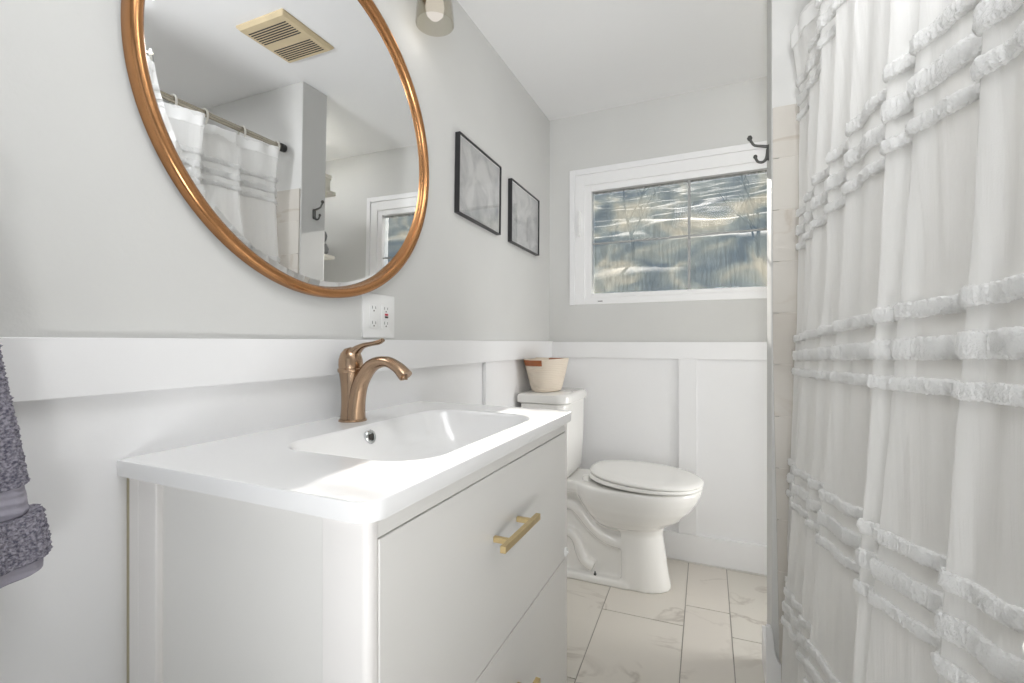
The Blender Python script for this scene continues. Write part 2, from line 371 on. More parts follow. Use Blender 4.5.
struct(bm, 'floor_tiles', M['floor'])
bpy.data.objects['floor_tiles'].name = 'floor.001'

# wainscot: flat white panelling, chair rail, stiles and baseboards
sbox('trim_1', M['white'], 0, .004, YF, D, .10, 1.00)
sbox('trim_2', M['white'], .004, PX + .7, D - .004, D, .10, 1.00)
sbox('trim_3', M['white'], 0, .020, YF, D, .968, 1.052, bevel=.0015)
sbox('trim_4', M['white'], .020, XR, D - .020, D, .966, 1.048, bevel=.0015)
sbox('trim_5', M['white'], .004, .019, 1.605, 1.693, .131, .968, bevel=.0015)
sbox('trim_6', M['white'], .662, .744, D - .019, D - .004, .131, .966, bevel=.0015)
sbox('trim_7', M['white'], 1.262, 1.344, D - .019, D - .004, .131, .966, bevel=.0015)
sbox('baseboard_left', M['white'], .0, .020, YF, D - .02, .0, .131, bevel=.0015)
sbox('baseboard_back', M['white'], .0, XR, D - .022, D, .004, .131, bevel=.0015)
bm = bm_new()                                              # uneven caulk line under the back baseboard
pp = [(x * .012 + .02, D - .024 - .003 * random.random(), .002) for x in range(int((XR - .04) / .012))]
sweep(bm, pp, [.0022 + .003 * random.random() for _ in pp], 6, 1)
struct(bm, 'trim_8', M['caulk'])
# baseboard return at the partition corner, its top cut in a hollow curve
bm = bm_new()
prof = [(.9695, 0), (1.0085, 0), (1.0085, .094), (1.003, .100), (.997, .112), (.9925, .130), (.989, .160), (.9865, .186), (.981, .200), (.9695, .200)]
r0 = [(x, PY0 - .016, z) for x, z in prof]; r1 = [(x, PY0, z) for x, z in prof]
loft(bm, [r0, r1]); struct(bm, 'baseboard_right', M['white'], bevel=.001)
sbox('baseboard_partition', M['white'], .9695, PX, PY0, PY1, 0, .115, bevel=.002)

# cream marble tile on the tub walls
def tile_field(name, axis, fixed, a0f, a1, z_top, out_dir, w=.305):
    bm = bm_new(); lay = bm.loops.layers.color.new('tile')
    zs = [z_top - .153 * i for i in range(13)]
    for r in range(12):
        z1, z0 = zs[r], max(zs[r + 1], 0.0)
        if z1 <= .01: break
        a = (.97 if axis == 'y' else a0f(0)) - (.15 if r % 2 else 0)
        while a < a1:
            lo0, lo1 = max(a, a0f(z0)), max(a, a0f(z1)); hi = min(a + w, a1)
            if hi - max(lo0, lo1) > .004:
                q = [(lo0 + .0008, z0 + .0008), (hi - .0008, z0 + .0008), (hi - .0008, z1 - .0008), (lo1 + .0008, z1 - .0008)]
                def P(s, z, d): return (s, fixed + d * out_dir, z) if axis == 'y' else (fixed + d * out_dir, s, z)
                v0 = [bm.verts.new(P(s, z, 0)) for s, z in q]; v1 = [bm.verts.new(P(s, z, .008)) for s, z in q]
                fs = [bm.faces.new(v1)] + [bm.faces.new((v0[i], v0[(i + 1) % 4], v1[(i + 1) % 4], v1[i])) for i in range(4)]
                c = (random.random(), random.random(), random.random())
                for f in fs:
                    for lp in f.loops: lp[lay] = (*c, 1)
            a += w
    o = struct(bm, name, M['walltile'])
    return o
sbox('trim_12', M['tilegrout'], 1.004, XR, PY0 - .0070, PY0, 0, 1.744)
sbox('trim_13', M['tilegrout'], XR - .0070, XR, .03, PY0 - .0075, 0, 1.744)
tile_field('trim_9', 'y', PY0, lambda z: .9868 + max(0, 1.05 - z) * .0185, XR, 1.744, -1)
tile_field('trim_10', 'x', XR, lambda z: .03, PY0 - .008, 1.744, -1)

# ---------------------------------------------------------------- window in the back wall
bm = bm_new()                                               # slim painted casing round three sides
box(bm, .115, .143, D - .010, D, 1.241, 1.954); box(bm, 1.272, 1.300, D - .010, D, 1.241, 1.954)
box(bm, .143, 1.272, D - .010, D, 1.924, 1.954)
struct(bm, 'trim_11', M['white'], bevel=.002)
win = thing('window_1', '', '', (.707, D + .03, WZ0)); del win['label']; del win['category']; win['kind'] = 'structure'
GX0, GX1, GZ0, GZ1 = .232, 1.185, 1.303, 1.832
def ringframe(bm, x0, x1, z0, z1, i, y0, y1, iz0=None, iz1=None):
    iz0 = i if iz0 is None else iz0; iz1 = i if iz1 is None else iz1
    for a in ((x0, x0 + i, z0, z1), (x1 - i, x1, z0, z1), (x0 + i, x1 - i, z0, z0 + iz0), (x0 + i, x1 - i, z1 - iz1, z1)):
        box(bm, a[0], a[1], y0, y1, a[2], a[3])
bm = bm_new(); ringframe(bm, .143, 1.272, WZ0, WZ1 + .001, .052, D - .002, D + .09, .034, .058)
finish(bm, 'window_frame', M['vinyl'], win, bevel=.002)
bm = bm_new(); ringframe(bm, .190, 1.225, WZ0 + .028, WZ1 - .050, .040, D + .006, D + .07, .028, .040)
sash = finish(bm, 'sash', M['vinyl'], win, bevel=.003)
bm = bm_new(); box(bm, GX0 - .006, GX1 + .006, D + .030, D + .034, GZ0 - .006, GZ1 + .006)
finish(bm, 'window_pane', M['pane'], win)
M['muntin'] = mat('shaded_white_muntin', (0.34, 0.345, 0.34), .4)  # shade on the white bars is put into this grey
bm = bm_new(); box(bm, .701, .713, D + .022, D + .029, GZ0, GZ1); box(bm, GX0, .701, D + .022, D + .029, 1.558, 1.567); box(bm, .713, GX1, D + .022, D + .029, 1.558, 1.567)
finish(bm, 'muntin', M['muntin'], win)
bm = bm_new(); box(bm, .160, .176, D - .018, D + .002, 1.600, 1.735)
lk = finish(bm, 'latch', M['plastic'], win, bevel=.004)
bm = bm_new(); box(bm, .163, .173, D - .026, D - .017, 1.655, 1.700)
finish(bm, 'latch_lever', M['plastic'], lk, bevel=.002)
bm = bm_new(); box(bm, .265, .290, D - .003, D - .0015, WZ0 + .012, WZ0 + .016)
finish(bm, 'weep_slot', M['dark'], win)

# ---------------------------------------------------------------- hillside and bare trees outside
bm = bm_new()
nx, ny = 110, 90
def gz(x, y): return -.6 + max(0, y - 4.0) * .338 + .35 * noise.noise(Vector((x * .25, y * .25, 0))) + .06 * noise.noise(Vector((x * 1.3, y * 1.3, 3)))
def gy(j): return 2.75 + 157 * (j / ny) ** 2.0
def gx(i, y): return -.5 + (i / nx - .5) * (14 + 1.6 * y)
G = [[bm.verts.new((gx(i, gy(j)), gy(j), gz(gx(i, gy(j)), gy(j)))) for i in range(nx + 1)] for j in range(ny + 1)]
for j in range(ny):
    for i in range(nx): bm.faces.new((G[j][i], G[j][i + 1], G[j + 1][i + 1], G[j + 1][i]))
for v in list(bm.verts): pass
o = finish(bm, 'ground_hillside', M['soil'], smooth=True, kind='structure')
def tree(x, y, h, seed, label):
    rnd = random.Random(seed); bm = bm_new(); z0 = gz(x, y) - .1
    def br(p, d, L_, r, depth):
        q = p; pts = [p]; n = 4
        for i in range(n):
            d = (d + Vector((rnd.uniform(-.22, .22), rnd.uniform(-.22, .22), rnd.uniform(-.05, .15)))).normalized(); q = q + d * L_ / n; pts.append(q)
        sweep(bm, pts, [r * (1 - .12 * i) for i in range(n + 1)], 5 if depth else 7, 1, up=(.3, .9, .1))
        if depth < 3:
            for i in range(3 + depth // 2):
                k = rnd.randint(1, n); dd = (d + Vector((rnd.uniform(-1, 1), rnd.uniform(-1, 1), rnd.uniform(-.1, .8)))).normalized()
                br(pts[k], dd, L_ * rnd.uniform(.5, .75), r * .5, depth + 1)
    br(Vector((x, y, z0)), Vector((0, 0, 1)), h, .05 + h * .012, 0)
    tag(finish(bm, 'bare_tree', M['bark'], smooth=False), label, 'tree', 'bare trees on the hillside')
for i, (x, y, h, lab) in enumerate([(-3.4, 15.0, 2.0, 'bare tree on the hillside, behind the left panes of the window'), (-2.3, 19.0, 2.2, 'bare tree on the hillside, left of the middle bar of the window'),
                          (2.0, 17.0, 2.0, 'bare tree on the hillside, behind the right panes of the window'), (-5.6, 20.0, 2.3, 'bare tree on the hillside, at the left edge of the window'),
                          (-4.6, 9.5, 1.8, 'bare tree on the hillside, seen in the round mirror'), (-6.6, 10.5, 1.9, 'leftmost bare tree on the hillside, beyond the window edge')]):
    tree(x, y, h, 11 + i, lab)

# ---------------------------------------------------------------- vanity cabinet
VY0, VY1 = .417, 1.178; CT = .866
van = thing('vanity_cabinet', 'cream white bathroom vanity cabinet with two drawers under the white sink top', 'cabinet', (.24, .80, 0))
bm = bm_new()
box(bm, .012, .474, VY0 + .010, VY0 + .024, .12, .839)      # recessed side panels
box(bm, .012, .474, VY1 - .024, VY1 - .010, .12, .839)
box(bm, .012, .460, VY0 + .02, VY1 - .02, .12, .135); box(bm, .012, .022, VY0 + .02, VY1 - .02, .12, .839)
finish(bm, 'carcass', M['vanity'], van)
def post(x0, x1, y0, y1, r=.003, name='post', z0=0.0):
    bm = bm_new(); rs = r if isinstance(r, tuple) else (r,) * 4
    rings = [rrect(x0, x1, y0, y1, rs, 6, z) for z in (z0, .8395)]
    loft(bm, rings); return finish(bm, name, M['vanity_post'], van, smooth=True)
post(.012, .036, VY0 + .0005, VY0 + .03, .002, 'post'); post(.036, .081, VY0, VY0 + .03, .003)
post(.410, .4795, VY0, VY0 + .018, (.002, .002, .002, .010))
post(.036, .081, VY1 - .03, VY1, .003); post(.410, .4795, VY1 - .022, VY1, (.010, .002, .002, .002))
bm = bm_new(); box(bm, .455, .4785, VY0 + .018, VY1 - .022, .8165, .8395); finish(bm, 'top_rail', M['vanity'], van)
bm = bm_new(); box(bm, .455, .4785, VY0 + .018, VY1 - .022, .135, .165); finish(bm, 'bottom_rail', M['vanity'], van)
bm = bm_new(); box(bm, .0042, .0115, VY0 + .0015, VY0 + .014, .20, .836); finish(bm, 'back_board', M['raw'], van)
bm = bm_new(); box(bm, .440, .450, VY0 + .02, VY1 - .02, .14, .836); finish(bm, 'inner_panel', M['dark'], van)
for (z0, z1, hz) in ((.4925, .8145, .699), (.168, .4895, .372)):
    bm = bm_new(); box(bm, .458, .4800, VY0 + .0195, VY1 - .0235, z0, z1)
    dr = finish(bm, 'drawer', M['vanity'], van, bevel=.0012)
    bm = bm_new(); box(bm, .508, .518, .705, .872, hz - .006, hz + .006)
    box(bm, .480, .509, .736, .744, hz - .005, hz + .005); box(bm, .480, .509, .838, .846, hz - .005, hz + .005)
    h = finish(bm, 'handle', M['brass'], dr, bevel=.0008)
bm = bm_new(); box(bm, .4785, .486, 1.146, 1.158, .498, .520); box(bm, .4785, .4895, 1.148, 1.156, .504, .512)
finish(bm, 'bumper', M['plastic'], van, bevel=.003)

# ---------------------------------------------------------------- sink top
def sinktop():
    n = 10
    X0, X1, Y0, Y1 = .001, .4915, .4055, 1.193
    OR = (.028, .004, .004, .030)
    def outer(off, z): return rrect(X0 + off, X1 - off, Y0 + off, Y1 - off, tuple(max(r - off, .001) for r in OR), n, z)
    BX0, BX1, BY0, BY1 = .142, .438, .566, 1.072
    def rim(off, z, dx0=0, r=.085): return rrect(BX0 + off + dx0, BX1 - off, BY0 + off, BY1 - off, (r, r * .8, r * .8, r), n, z)
    # order: underside -> edge -> top -> rim -> basin
    rings = [outer(.020, .842), outer(.003, .8405), outer(.0012, .8415), outer(.0003, .844), outer(0, .8625), outer(.0008, .8652), outer(.0028, .866), outer(.0035, .866), outer(.0045, .866)]
    # flat field slightly below the raised lip
    rings += [rim(-.0055, .866), rim(-.0045, .866), rim(-.0030, .8657), rim(-.0008, .8643), rim(.0015, .8610), rim(.0035, .856), rim(.010, .835, .006), rim(.020, .805, .012), rim(.032, .780, .020, .08), rim(.050, .764, .026, .075), rim(.080, .757, .03, .06), rim(.12, .7545, .02, .025)]
    bm = bm_new(); R = loft(bm, [[tuple(p) for p in r] for r in rings], False, True)
    return bm
sk = thing('sink_top', 'glossy white ceramic vanity top with a wide rectangular basin', 'sink', (.25, .80, .8405))
o = finish(sinktop(), 'basin', M['ceramic'], sk, smooth=True)
# solid underside round the bowl
bm = bm_new(); rr = [rrect(.030, .470, .44, 1.16, .01, 4, z) for z in (.838, .843)]
bm = bm_new(); lathe(bm, [(.0152, -.004), (.0152, .003), (.0132, .0048), (.0096, .0048), (.0076, .0010)], (0, 0, 0), 28, 'x', True)
ang = math.radians(14)
for v in bm.verts:
    x, y, z = v.co; v.co = (.1560 + x * math.cos(ang) - z * math.sin(ang), .794 + y, .842 + z * math.cos(ang) + x * math.sin(ang))
ov = finish(bm, 'overflow_ring', M['chrome'], sk, smooth=True)
bm = bm_new(); lathe(bm, [(.0062, 0), (.0062, .0020)], (.1582, .794, .8423), 20, 'x'); finish(bm, 'overflow_hole', M['dark'], ov)
bm = bm_new(); lathe(bm, [(.030, 0), (.030, .004), (.024, .006), (.001, .008)], (.29, .83, .7535), 28); finish(bm, 'drain', M['chrome'], sk, smooth=True)

# ---------------------------------------------------------------- faucet
FX, FY, FZ = .074, .831, .8645
fa = thing('faucet', 'brushed bronze single handle faucet with arched spout on the sink top', 'faucet', (FX, FY, FZ))
bm = bm_new(); lathe(bm, [(.0315, 0), (.0315, .0035), (.029, .006), (.020, .0065)], (FX, FY, FZ), 36); finish(bm, 'base_plate', M['bronze'], fa, smooth=True)
bm = bm_new()
sweep(bm, [(FX - .004, FY, FZ + .004), (FX - .005, FY, FZ + .04), (FX - .006, FY, FZ + .085), (FX - .008, FY, FZ + .118)], [(.0255, .024), (.0225, .021), (.0235, .021), (.0275, .023)], 28, 8)
finish(bm, 'body', M['bronze'], fa, smooth=True)
bm = bm_new()
sweep(bm, [(FX + .010, FY, FZ + .002), (FX + .012, FY, FZ + .045), (FX + .024, FY, FZ + .090), (FX + .055, FY, FZ + .128), (FX + .095, FY, FZ + .138), (FX + .127, FY, FZ + .126), (FX + .148, FY, FZ + .108)],
      [(.0200, .0225), (.0190, .0200), (.0175, .0185), (.0150, .0175), (.0120, .0165), (.0120, .0172), (.0140, .0190)], 28, 8)
sp = finish(bm, 'spout', M['bronze'], fa, smooth=True)
bm = bm_new(); lathe(bm, [(.0085, 0), (.0085, .010)], (FX + .143, FY, FZ + .100), 20); finish(bm, 'aerator', M['bronze'], sp, smooth=True)
bm = bm_new(); lathe(bm, [(.0275, .112), (.0290, .115), (.0290, .120), (.0270, .122), (.001, .122)], (FX - .006, FY, FZ), 32); finish(bm, 'collar', M['bronze'], fa, smooth=True)
bm = bm_new()
lathe(bm, [(.0262, .120), (.0275, .130), (.0265, .142), (.0220, .156), (.0140, .166), (.001, .170)], (FX - .006, FY, FZ), 32)
hd = finish(bm, 'handle', M['bronze'], fa, smooth=True)
bm = bm_new()
sweep(bm, [(FX - .002, FY, FZ + .140), (FX + .006, FY, FZ + .158), (FX + .028, FY, FZ + .172), (FX + .055, FY, FZ + .1775), (FX + .074, FY, FZ + .181), (FX + .086, FY, FZ + .186)],
      [(.014, .018), (.012, .016), (.0065, .011), (.0050, .0095), (.0055, .0095), (.0042, .007)], 20, 7)
finish(bm, 'lever', M['bronze'], hd, smooth=True)
bm = bm_new()
sweep(bm, [(FX - .026, FY, FZ + .085), (FX - .030, FY, FZ + .108), (FX - .036, FY, FZ + .122)], [.004, .0045, .006], 14, 5)
finish(bm, 'lift_rod', M['bronze'], fa, smooth=True)

# ---------------------------------------------------------------- round mirror
MC = (.813, 1.550); MR = .4005
mi = thing('round_mirror', 'large round wall mirror in a rose copper frame above the sink', 'mirror', (.005, MC[0], MC[1]))
bm = bm_new()
prof = [(MR - .010, -.004), (MR, -.004), (MR, .014), (MR - .0025, .0195), (MR - .008, .0225), (MR - .016, .0215), (MR - .0215, .0165), (MR - .0235, .006), (MR - .0235, -.004)]
seg = 160; R = [[bm.verts.new((.005 + h, MC[0] + r * math.cos(2 * math.pi * s / seg), MC[1] + r * math.sin(2 * math.pi * s / seg))) for s in range(seg)] for r, h in prof]
for k in range(len(R)):
    a, b2 = R[k], R[(k + 1) % len(R)]
    for s in range(seg): bm.faces.new((a[s], a[(s + 1) % seg], b2[(s + 1) % seg], b2[s]))
finish(bm, 'mirror_frame', M['copper'], mi, smooth=True)
bm = bm_new()
gr = MR - .0235
rings = []
for r, h in ((gr, .000), (gr, .0035), (gr - .014, .0070), (gr - .0141, .0070)):
    rings.append([(.005 + h, MC[0] + r * math.cos(2 * math.pi * s / seg), MC[1] + r * math.sin(2 * math.pi * s / seg)) for s in range(seg)])
loft(bm, rings); finish(bm, 'mirror_glass', M['mirror'], mi)
mi.rotation_euler = (0, .012, -.003)

# ---------------------------------------------------------------- outlet plate
ol = thing('outlet', 'white double wall outlet plate with a red reset button above the faucet', 'outlet', (.0, 1.007, 1.057))
bm = bm_new(); loft(bm, [[(x, p.x, p.y) for p in rrect(.943 + i, 1.071 - i, 1.057 + i, 1.175 - i, .004, 4)] for x, i in ((.0, 0), (.0035, .0005), (.0055, .003))])
finish(bm, 'face_plate', M['plastic'], ol, smooth=True)
for c, gf in ((.981, 0), (1.030, 1)):
    bm = bm_new(); loft(bm, [[(x, p.x, p.y) for p in rrect(c - .0165 + i, c + .0165 - i, 1.083 + i, 1.149 - i, .003, 4)] for x, i in ((.005, 0), (.0078, 0), (.0082, .001))])
    rc = finish(bm, 'receptacle', M['plastic'], ol, smooth=True)
    for zz in (1.095, 1.135):
        bm = bm_new()
        box(bm, .0081, .0084, c - .0075, c - .006, zz - .001, zz + .007); box(bm, .0081, .0084, c + .005, c + .0065, zz - .001, zz + .006)
        box(bm, .0081, .0084, c - .0025, c + .0015, zz - .0075, zz - .004)
        finish(bm, 'slot', M['dark'], rc)
    if gf:
        bm = bm_new(); box(bm, .008, .0098, c - .006, c + .006, 1.1185, 1.1235); finish(bm, 'reset_button', M['red'], rc)
        bm = bm_new(); box(bm, .008, .0098, c - .006, c + .006, 1.1115, 1.1165); finish(bm, 'test_button', M['dark'], rc)

# ---------------------------------------------------------------- two framed prints
def picture(y0, y1, z0, z1, pm, label, tilt):
    fr = thing('picture_frame', label, 'picture', (.0, (y0 + y1) / 2, (z0 + z1) / 2), 'framed prints on the left wall')
    w = .0036
    bm = bm_new()
    for a in ((y0, y0 + w, z0, z1), (y1 - w, y1, z0, z1), (y0 + w, y1 - w, z0, z0 + w), (y0 + w, y1 - w, z1 - w, z1)): box(bm, .001, .020, *a)
    bmesh.ops.remove_doubles(bm, verts=bm.verts, dist=1e-5)
    finish(bm, 'frame', M['blackm'], fr)
    bm = bm_new(); box(bm, .002, .012, y0 + w, y1 - w, z0 + w, z1 - w); mt = finish(bm, 'mat_board', M['plastic'], fr)
    bm = bm_new(); box(bm, .0115, .0128, y0 + w + .006, y1 - w - .006, z0 + w + .006, z1 - w - .006); finish(bm, 'print', pm, mt)
    bm = bm_new(); box(bm, .0165, .0180, y0 + w, y1 - w, z0 + w, z1 - w); finish(bm, 'glass', M['picglass'], fr)
    fr.rotation_euler = (tilt, 0, 0)
picture(1.404, 1.742, 1.492, 1.774, M['print1'], 'black framed grey abstract print nearer the round mirror', -.026)
picture(1.850, 2.188, 1.481, 1.756, M['print2'], 'black framed grey print nearest the window corner', -.016)

# ---------------------------------------------------------------- vanity light with glass shades
vl = thing('vanity_light', 'wall light above the mirror with downward smoky glass shades', 'wall light', (.0, .813, 2.10))
bm = bm_new(); box(bm, .0, .022, .44, 1.24, 2.10, 2.15); finish(bm, 'backplate', M['bronze'], vl, bevel=.004)
for y in (.52, .84, 1.160):
    bm = bm_new(); sweep(bm, [(.02, y, 2.11), (.04, y, 2.13), (.072, y, 2.13), (.08, y, 2.11)], [.008, .008, .009, .014], 12, 5)
    lathe(bm, [(.018, 0), (.030, .004), (.030, .040), (.018, .045)], (.08, y, 2.085), 24)
    ar = finish(bm, 'arm', M['bronze'], vl, smooth=True)
    bm = bm_new()
    rings = []
    for r, h in ((.030, 2.098), (.044, 2.090), (.0485, 2.070), (.0545, 2.010), (.0560, 1.978), (.0535, 1.978), (.0520, 2.010), (.0462, 2.068), (.042, 2.087), (.030, 2.095)):
        rings.append([((.08) + r * math.cos(a * math.pi / 24), y + r * math.sin(a * math.pi / 24), h) for a in range(48)])
    loft(bm, rings, False, False); finish(bm, 'lamp_shade', M['shade'], vl, smooth=True)
    bm = bm_new(); lathe(bm, [(.012, .105), (.014, .085), (.024, .060), (.028, .038), (.024, .016), (.014, .005), (.001, .001)], (.08, y, 1.990), 24); finish(bm, 'bulb', M['bulb'], vl, smooth=True)
    pd = bpy.data.lights.new('bulb_light', 'POINT'); pd.energy = 0.15; pd.shadow_soft_size = .028; pd.color = (1, .93, .84)
    po = bpy.data.objects.new('bulb_light', pd); COL.objects.link(po); po.location = (.08, y, 1.975)

# ---------------------------------------------------------------- toilet
TY = 2.085
TLX = .47
def egg(xb, xf, hw, z, n=44, back=.45, pb=2.6):
    """plan outline: squarish back, elliptical front"""
    xm = xb + (xf - xb) * back; o = []
    for i in range(n):
        a = 2 * math.pi * i / n; c, s = math.cos(a), math.sin(a)
        if c >= 0: x = xm + (xf - xm) * c; y = hw * s
        else:
            x = xm - (xm - xb) * abs(c) ** (2 / pb); y = hw * math.copysign(abs(s) ** (2 / pb), s)
        o.append((x, TY + y, z))
    return o
to = thing('toilet', 'white two piece toilet with closed lid beside the vanity', 'toilet', (.35, TY, 0))
bm = bm_new()
loft(bm, [egg(.455, .655, .086, 0, pb=8, back=.4), egg(.455, .655, .086, .012, pb=8, back=.4), egg(.455, .645, .084, .06, pb=8, back=.4), egg(.455, .632, .081, .15, pb=8, back=.4), egg(.45, .620, .080, .23, pb=8, back=.4), egg(.40, .640, .092, .29, pb=6, back=.5), egg(.36, .66, .10, .33, pb=6)])
loft(bm, [egg(.36, .560, .06, .235, back=.5), egg(.33, .630, .105, .262, back=.5), egg(.30, .690, .142, .300, back=.5), egg(.27, .735, .166, .345, back=.5), egg(.25, .762, .180, .385, back=.5), egg(.24, .775, .186, .415, back=.5), egg(.24, .777, .187, .432, back=.5), egg(.245, .770, .182, .440, back=.5)])
# deck under the tank
loft(bm, [rrect(.07, .36, TY - .105, TY + .105, .03, 5, z) for z in (.385, .395)] + [rrect(.06, .36, TY - .115, TY + .115, .03, 5, z) for z in (.405, .432)] + [rrect(.065, .36, TY - .11, TY + .11, .03, 5, .440)])
# rear foot and recessed web
loft(bm, [rrect(.12, .50, TY - .090, TY + .090, .02, 5, z) for z in (0, .012, .018)] + [rrect(.122, .50, TY - .086, TY + .086, .02, 5, .030)] )
loft(bm, [rrect(.125, .50, TY - .045, TY + .045, .02, 5, z) for z in (.02, .40)])
for sgn in (-1, 1):
    y = TY + sgn * .050
    sweep(bm, [(.15, y, .320), (.208, y, .320), (.245, y, .314), (.282, y, .285), (.318, y, .245), (.363, y, .208), (.407, y, .188), (.465, y, .180)], [.027, .027, .027, .027, .027, .027, .027, .027], 16, 5)
    sweep(bm, [(.14, y, .195), (.205, y, .195), (.238, y, .186), (.262, y, .155), (.276, y, .110), (.298, y, .075), (.335, y, .058)], [.023, .023, .024, .024, .025, .027, .026], 16, 5)
    sweep(bm, [(.16, TY + sgn * .050, .405), (.27, TY + sgn * .055, .400), (.325, TY + sgn * .060, .370), (.365, TY + sgn * .062, .320), (.42, TY + sgn * .062, .285), (.49, TY + sgn * .06, .27)], [.030, .030, .030, .030, .030, .03], 16, 5)
o = finish(bm, 'bowl', M['porcelain'], to, smooth=True)
rm = o.modifiers.new('r', 'REMESH'); rm.mode = 'VOXEL'; rm.voxel_size = .0052; rm.use_smooth_shade = True
sm = o.modifiers.new('s', 'SMOOTH'); sm.factor = .5; sm.iterations = 6
bm = bm_new()
loft(bm, [egg(.31, .776, .186, .4425, back=.52, pb=2.2), egg(.306, .780, .190, .446, back=.52, pb=2.2), egg(.306, .780, .190, .452, back=.52, pb=2.2), egg(.31, .776, .187, .4555, back=.52, pb=2.2)])
for v in bm.verts: v.co.z += (.012 if v.co.z < .447 else .018) * (.78 - v.co.x) / .48
finish(bm, 'seat', M['seat'], to, smooth=True)
bm = bm_new()
loft(bm, [egg(.316, .778, .188, .4575, back=.52, pb=2.2), egg(.312, .783, .191, .461, back=.52, pb=2.2), egg(.312, .783, .191, .466, back=.52, pb=2.2), egg(.317, .778, .186, .471, back=.52, pb=2.2), egg(.33, .760, .172, .4745, back=.52, pb=2.2), egg(.37, .70, .12, .476, back=.52, pb=2.2)])
for v in bm.verts: v.co.z += .020 * (.78 - v.co.x) / .48
finish(bm, 'lid', M['seat'], to, smooth=True)
for sgn in (-1, 1):
    bm = bm_new(); loft(bm, [rrect(.292, .322, TY + sgn * .075 - .014, TY + sgn * .075 + .014, .006, 4, z) for z in (.438, .462)])
    finish(bm, 'hinge', M['seat'], to, smooth=True)
bm = bm_new()
def tk(x0, x1, hw, z, r): return rrect(x0, x1, TY - hw, TY + hw, (r, .015, .015, r), 8, z)
loft(bm, [tk(.05, .222, .150, .441, .05), tk(.045, .232, .156, .455, .05), tk(.035, .238, .168, .60, .05), tk(.03, .241, .169, .776, .05)])
tank = finish(bm, 'tank', M['porcelain'], to, smooth=True, bevel=.004)
bm = bm_new()
loft(bm, [tk(.020, .248, .172, .778, .055), tk(.016, .254, .178, .782, .06), tk(.016, .255, .179, .806, .06), tk(.019, .251, .175, .815, .058), tk(.028, .243, .165, .820, .05)])
finish(bm, 'tank_lid', M['porcelain'], to, smooth=True)
bm = bm_new(); lathe(bm, [(.006, 0), (.006, .006), (.003, .007), (.003, .016)], (.345, TY - .072, .029), 12); finish(bm, 'floor_bolt', M['iron'], to, smooth=True)
bm = bm_new(); lathe(bm, [(.006, 0), (.006, .006), (.003, .007), (.003, .016)], (.345, TY + .072, .029), 12); finish(bm, 'floor_bolt', M['iron'], to, smooth=True)

# ---------------------------------------------------------------- rope basket on the tank
BX, BY, BZ = .102, 2.066, .820
ba = thing('rope_basket', 'small cream rope basket with tan leather handles on the toilet tank', 'basket', (BX, BY, BZ))
def oval(ax, ay, z, n=56, dip=0):
    return [(BX + ax * math.cos(2 * math.pi * i / n), BY + ay * math.sin(2 * math.pi * i / n), z + dip * math.cos(2 * math.pi * i / n * 2)) for i in range(n)]
bm = bm_new()
loft(bm, [oval(.055, .085, BZ), oval(.064, .095, BZ + .004), oval(.070, .102, BZ + .02), oval(.083, .122, BZ + .075), oval(.098, .148, BZ + .148, dip=.002), oval(.095, .145, BZ + .151, dip=.002), oval(.091, .141, BZ + .147, dip=.002), oval(.077, .111, BZ + .075), oval(.063, .094, BZ + .02), oval(.055, .085, BZ + .008)])
finish(bm, 'basket_body', M['rope'], ba, smooth=True)
def strap(sgn, a0, a1):
    bm = bm_new(); rr = []
    n = 12
    for (off, z) in ((.0012, .121), (.0022, .146), (.0040, .146), (.0030, .120)):
        row = []
        for i in range(n + 1):
            a = math.radians(a0 + (a1 - a0) * i / n); zz = z
            f_ = (zz - .075) / .073; ax = .083 + .015 * f_ + off; ay = .122 + .026 * f_ + off
            row.append((BX + ax * math.cos(a), BY + ay * math.sin(a), BZ + zz))
        rr.append(row)
    if sgn > 0: rr = [[(BX + (x - BX) * .93, BY + (y - BY) * .93, z + .002) for x, y, z in r_] for r_ in rr]
    rr.append(rr[0])
    R = [[bm.verts.new(p) for p in r] for r in rr[:-1]]; R.append(R[0])
    for a, b2 in zip(R, R[1:]):
        for i in range(n): bm.faces.new((a[i], a[i + 1], b2[i + 1], b2[i]))
    finish(bm, 'handle', M['leather'], ba, smooth=True)
strap(-1, 224, 286); strap(1, 62, 112)

# ---------------------------------------------------------------- towel hanging at the left
tw = thing('hand_towel', 'grey lilac terry hand towel hanging on the left wall, cut by the picture edge', 'towel', (.065, .19, .76))
def towel_part(name, m, z0, z1, amp, grow):
    bm = bm_new(); nz = max(3, int((z1 - z0) / .0022)); na = 190; rings = []
    for k in range(nz + 1):
        z = z0 + (z1 - z0) * k / nz
        t = (z - .77) / (1.10 - .77)                          # 0 bottom 1 top
        hw = (.100 - .052 * max(0, t) ** 1.1) + grow
        if name == 'terry_body' and z < .80: hw -= .0
        th = .036 + grow
        ring = []
        for i in range(na):
            a = 2 * math.pi * i / na
            c, s = math.cos(a), math.sin(a)
            y = .195 + hw * math.copysign(abs(c) ** .8, c); x = .062 + th * math.copysign(abs(s) ** .8, s) + .006 * math.sin(c * 9)
            p = Vector((x, y, z)); nn = Vector((s, c, 0))
            d = noise.noise(p * 330) * amp + noise.noise(p * 30) * .002
            ring.append(p + nn * d)
        # rounded lower end
        if k == 0:
            ring = [Vector((.062 + (q.x - .062) * .9, .195 + (q.y - .195) * .96, q.z - .0)) for q in ring]
        dz = [-.012 * ((q.y - .195) / .1) if t < .05 else 0 for q in ring]
        rings.append([(q.x, q.y, q.z + (q.y - .195) * .16) for q in ring])
    loft(bm, rings); return finish(bm, name, m, tw, smooth=False)
towel_part('hem', M['terryband'], .752, .768, .0003, .001)
towel_part('pile', M['terry'], .768, .826, .0035, .007)
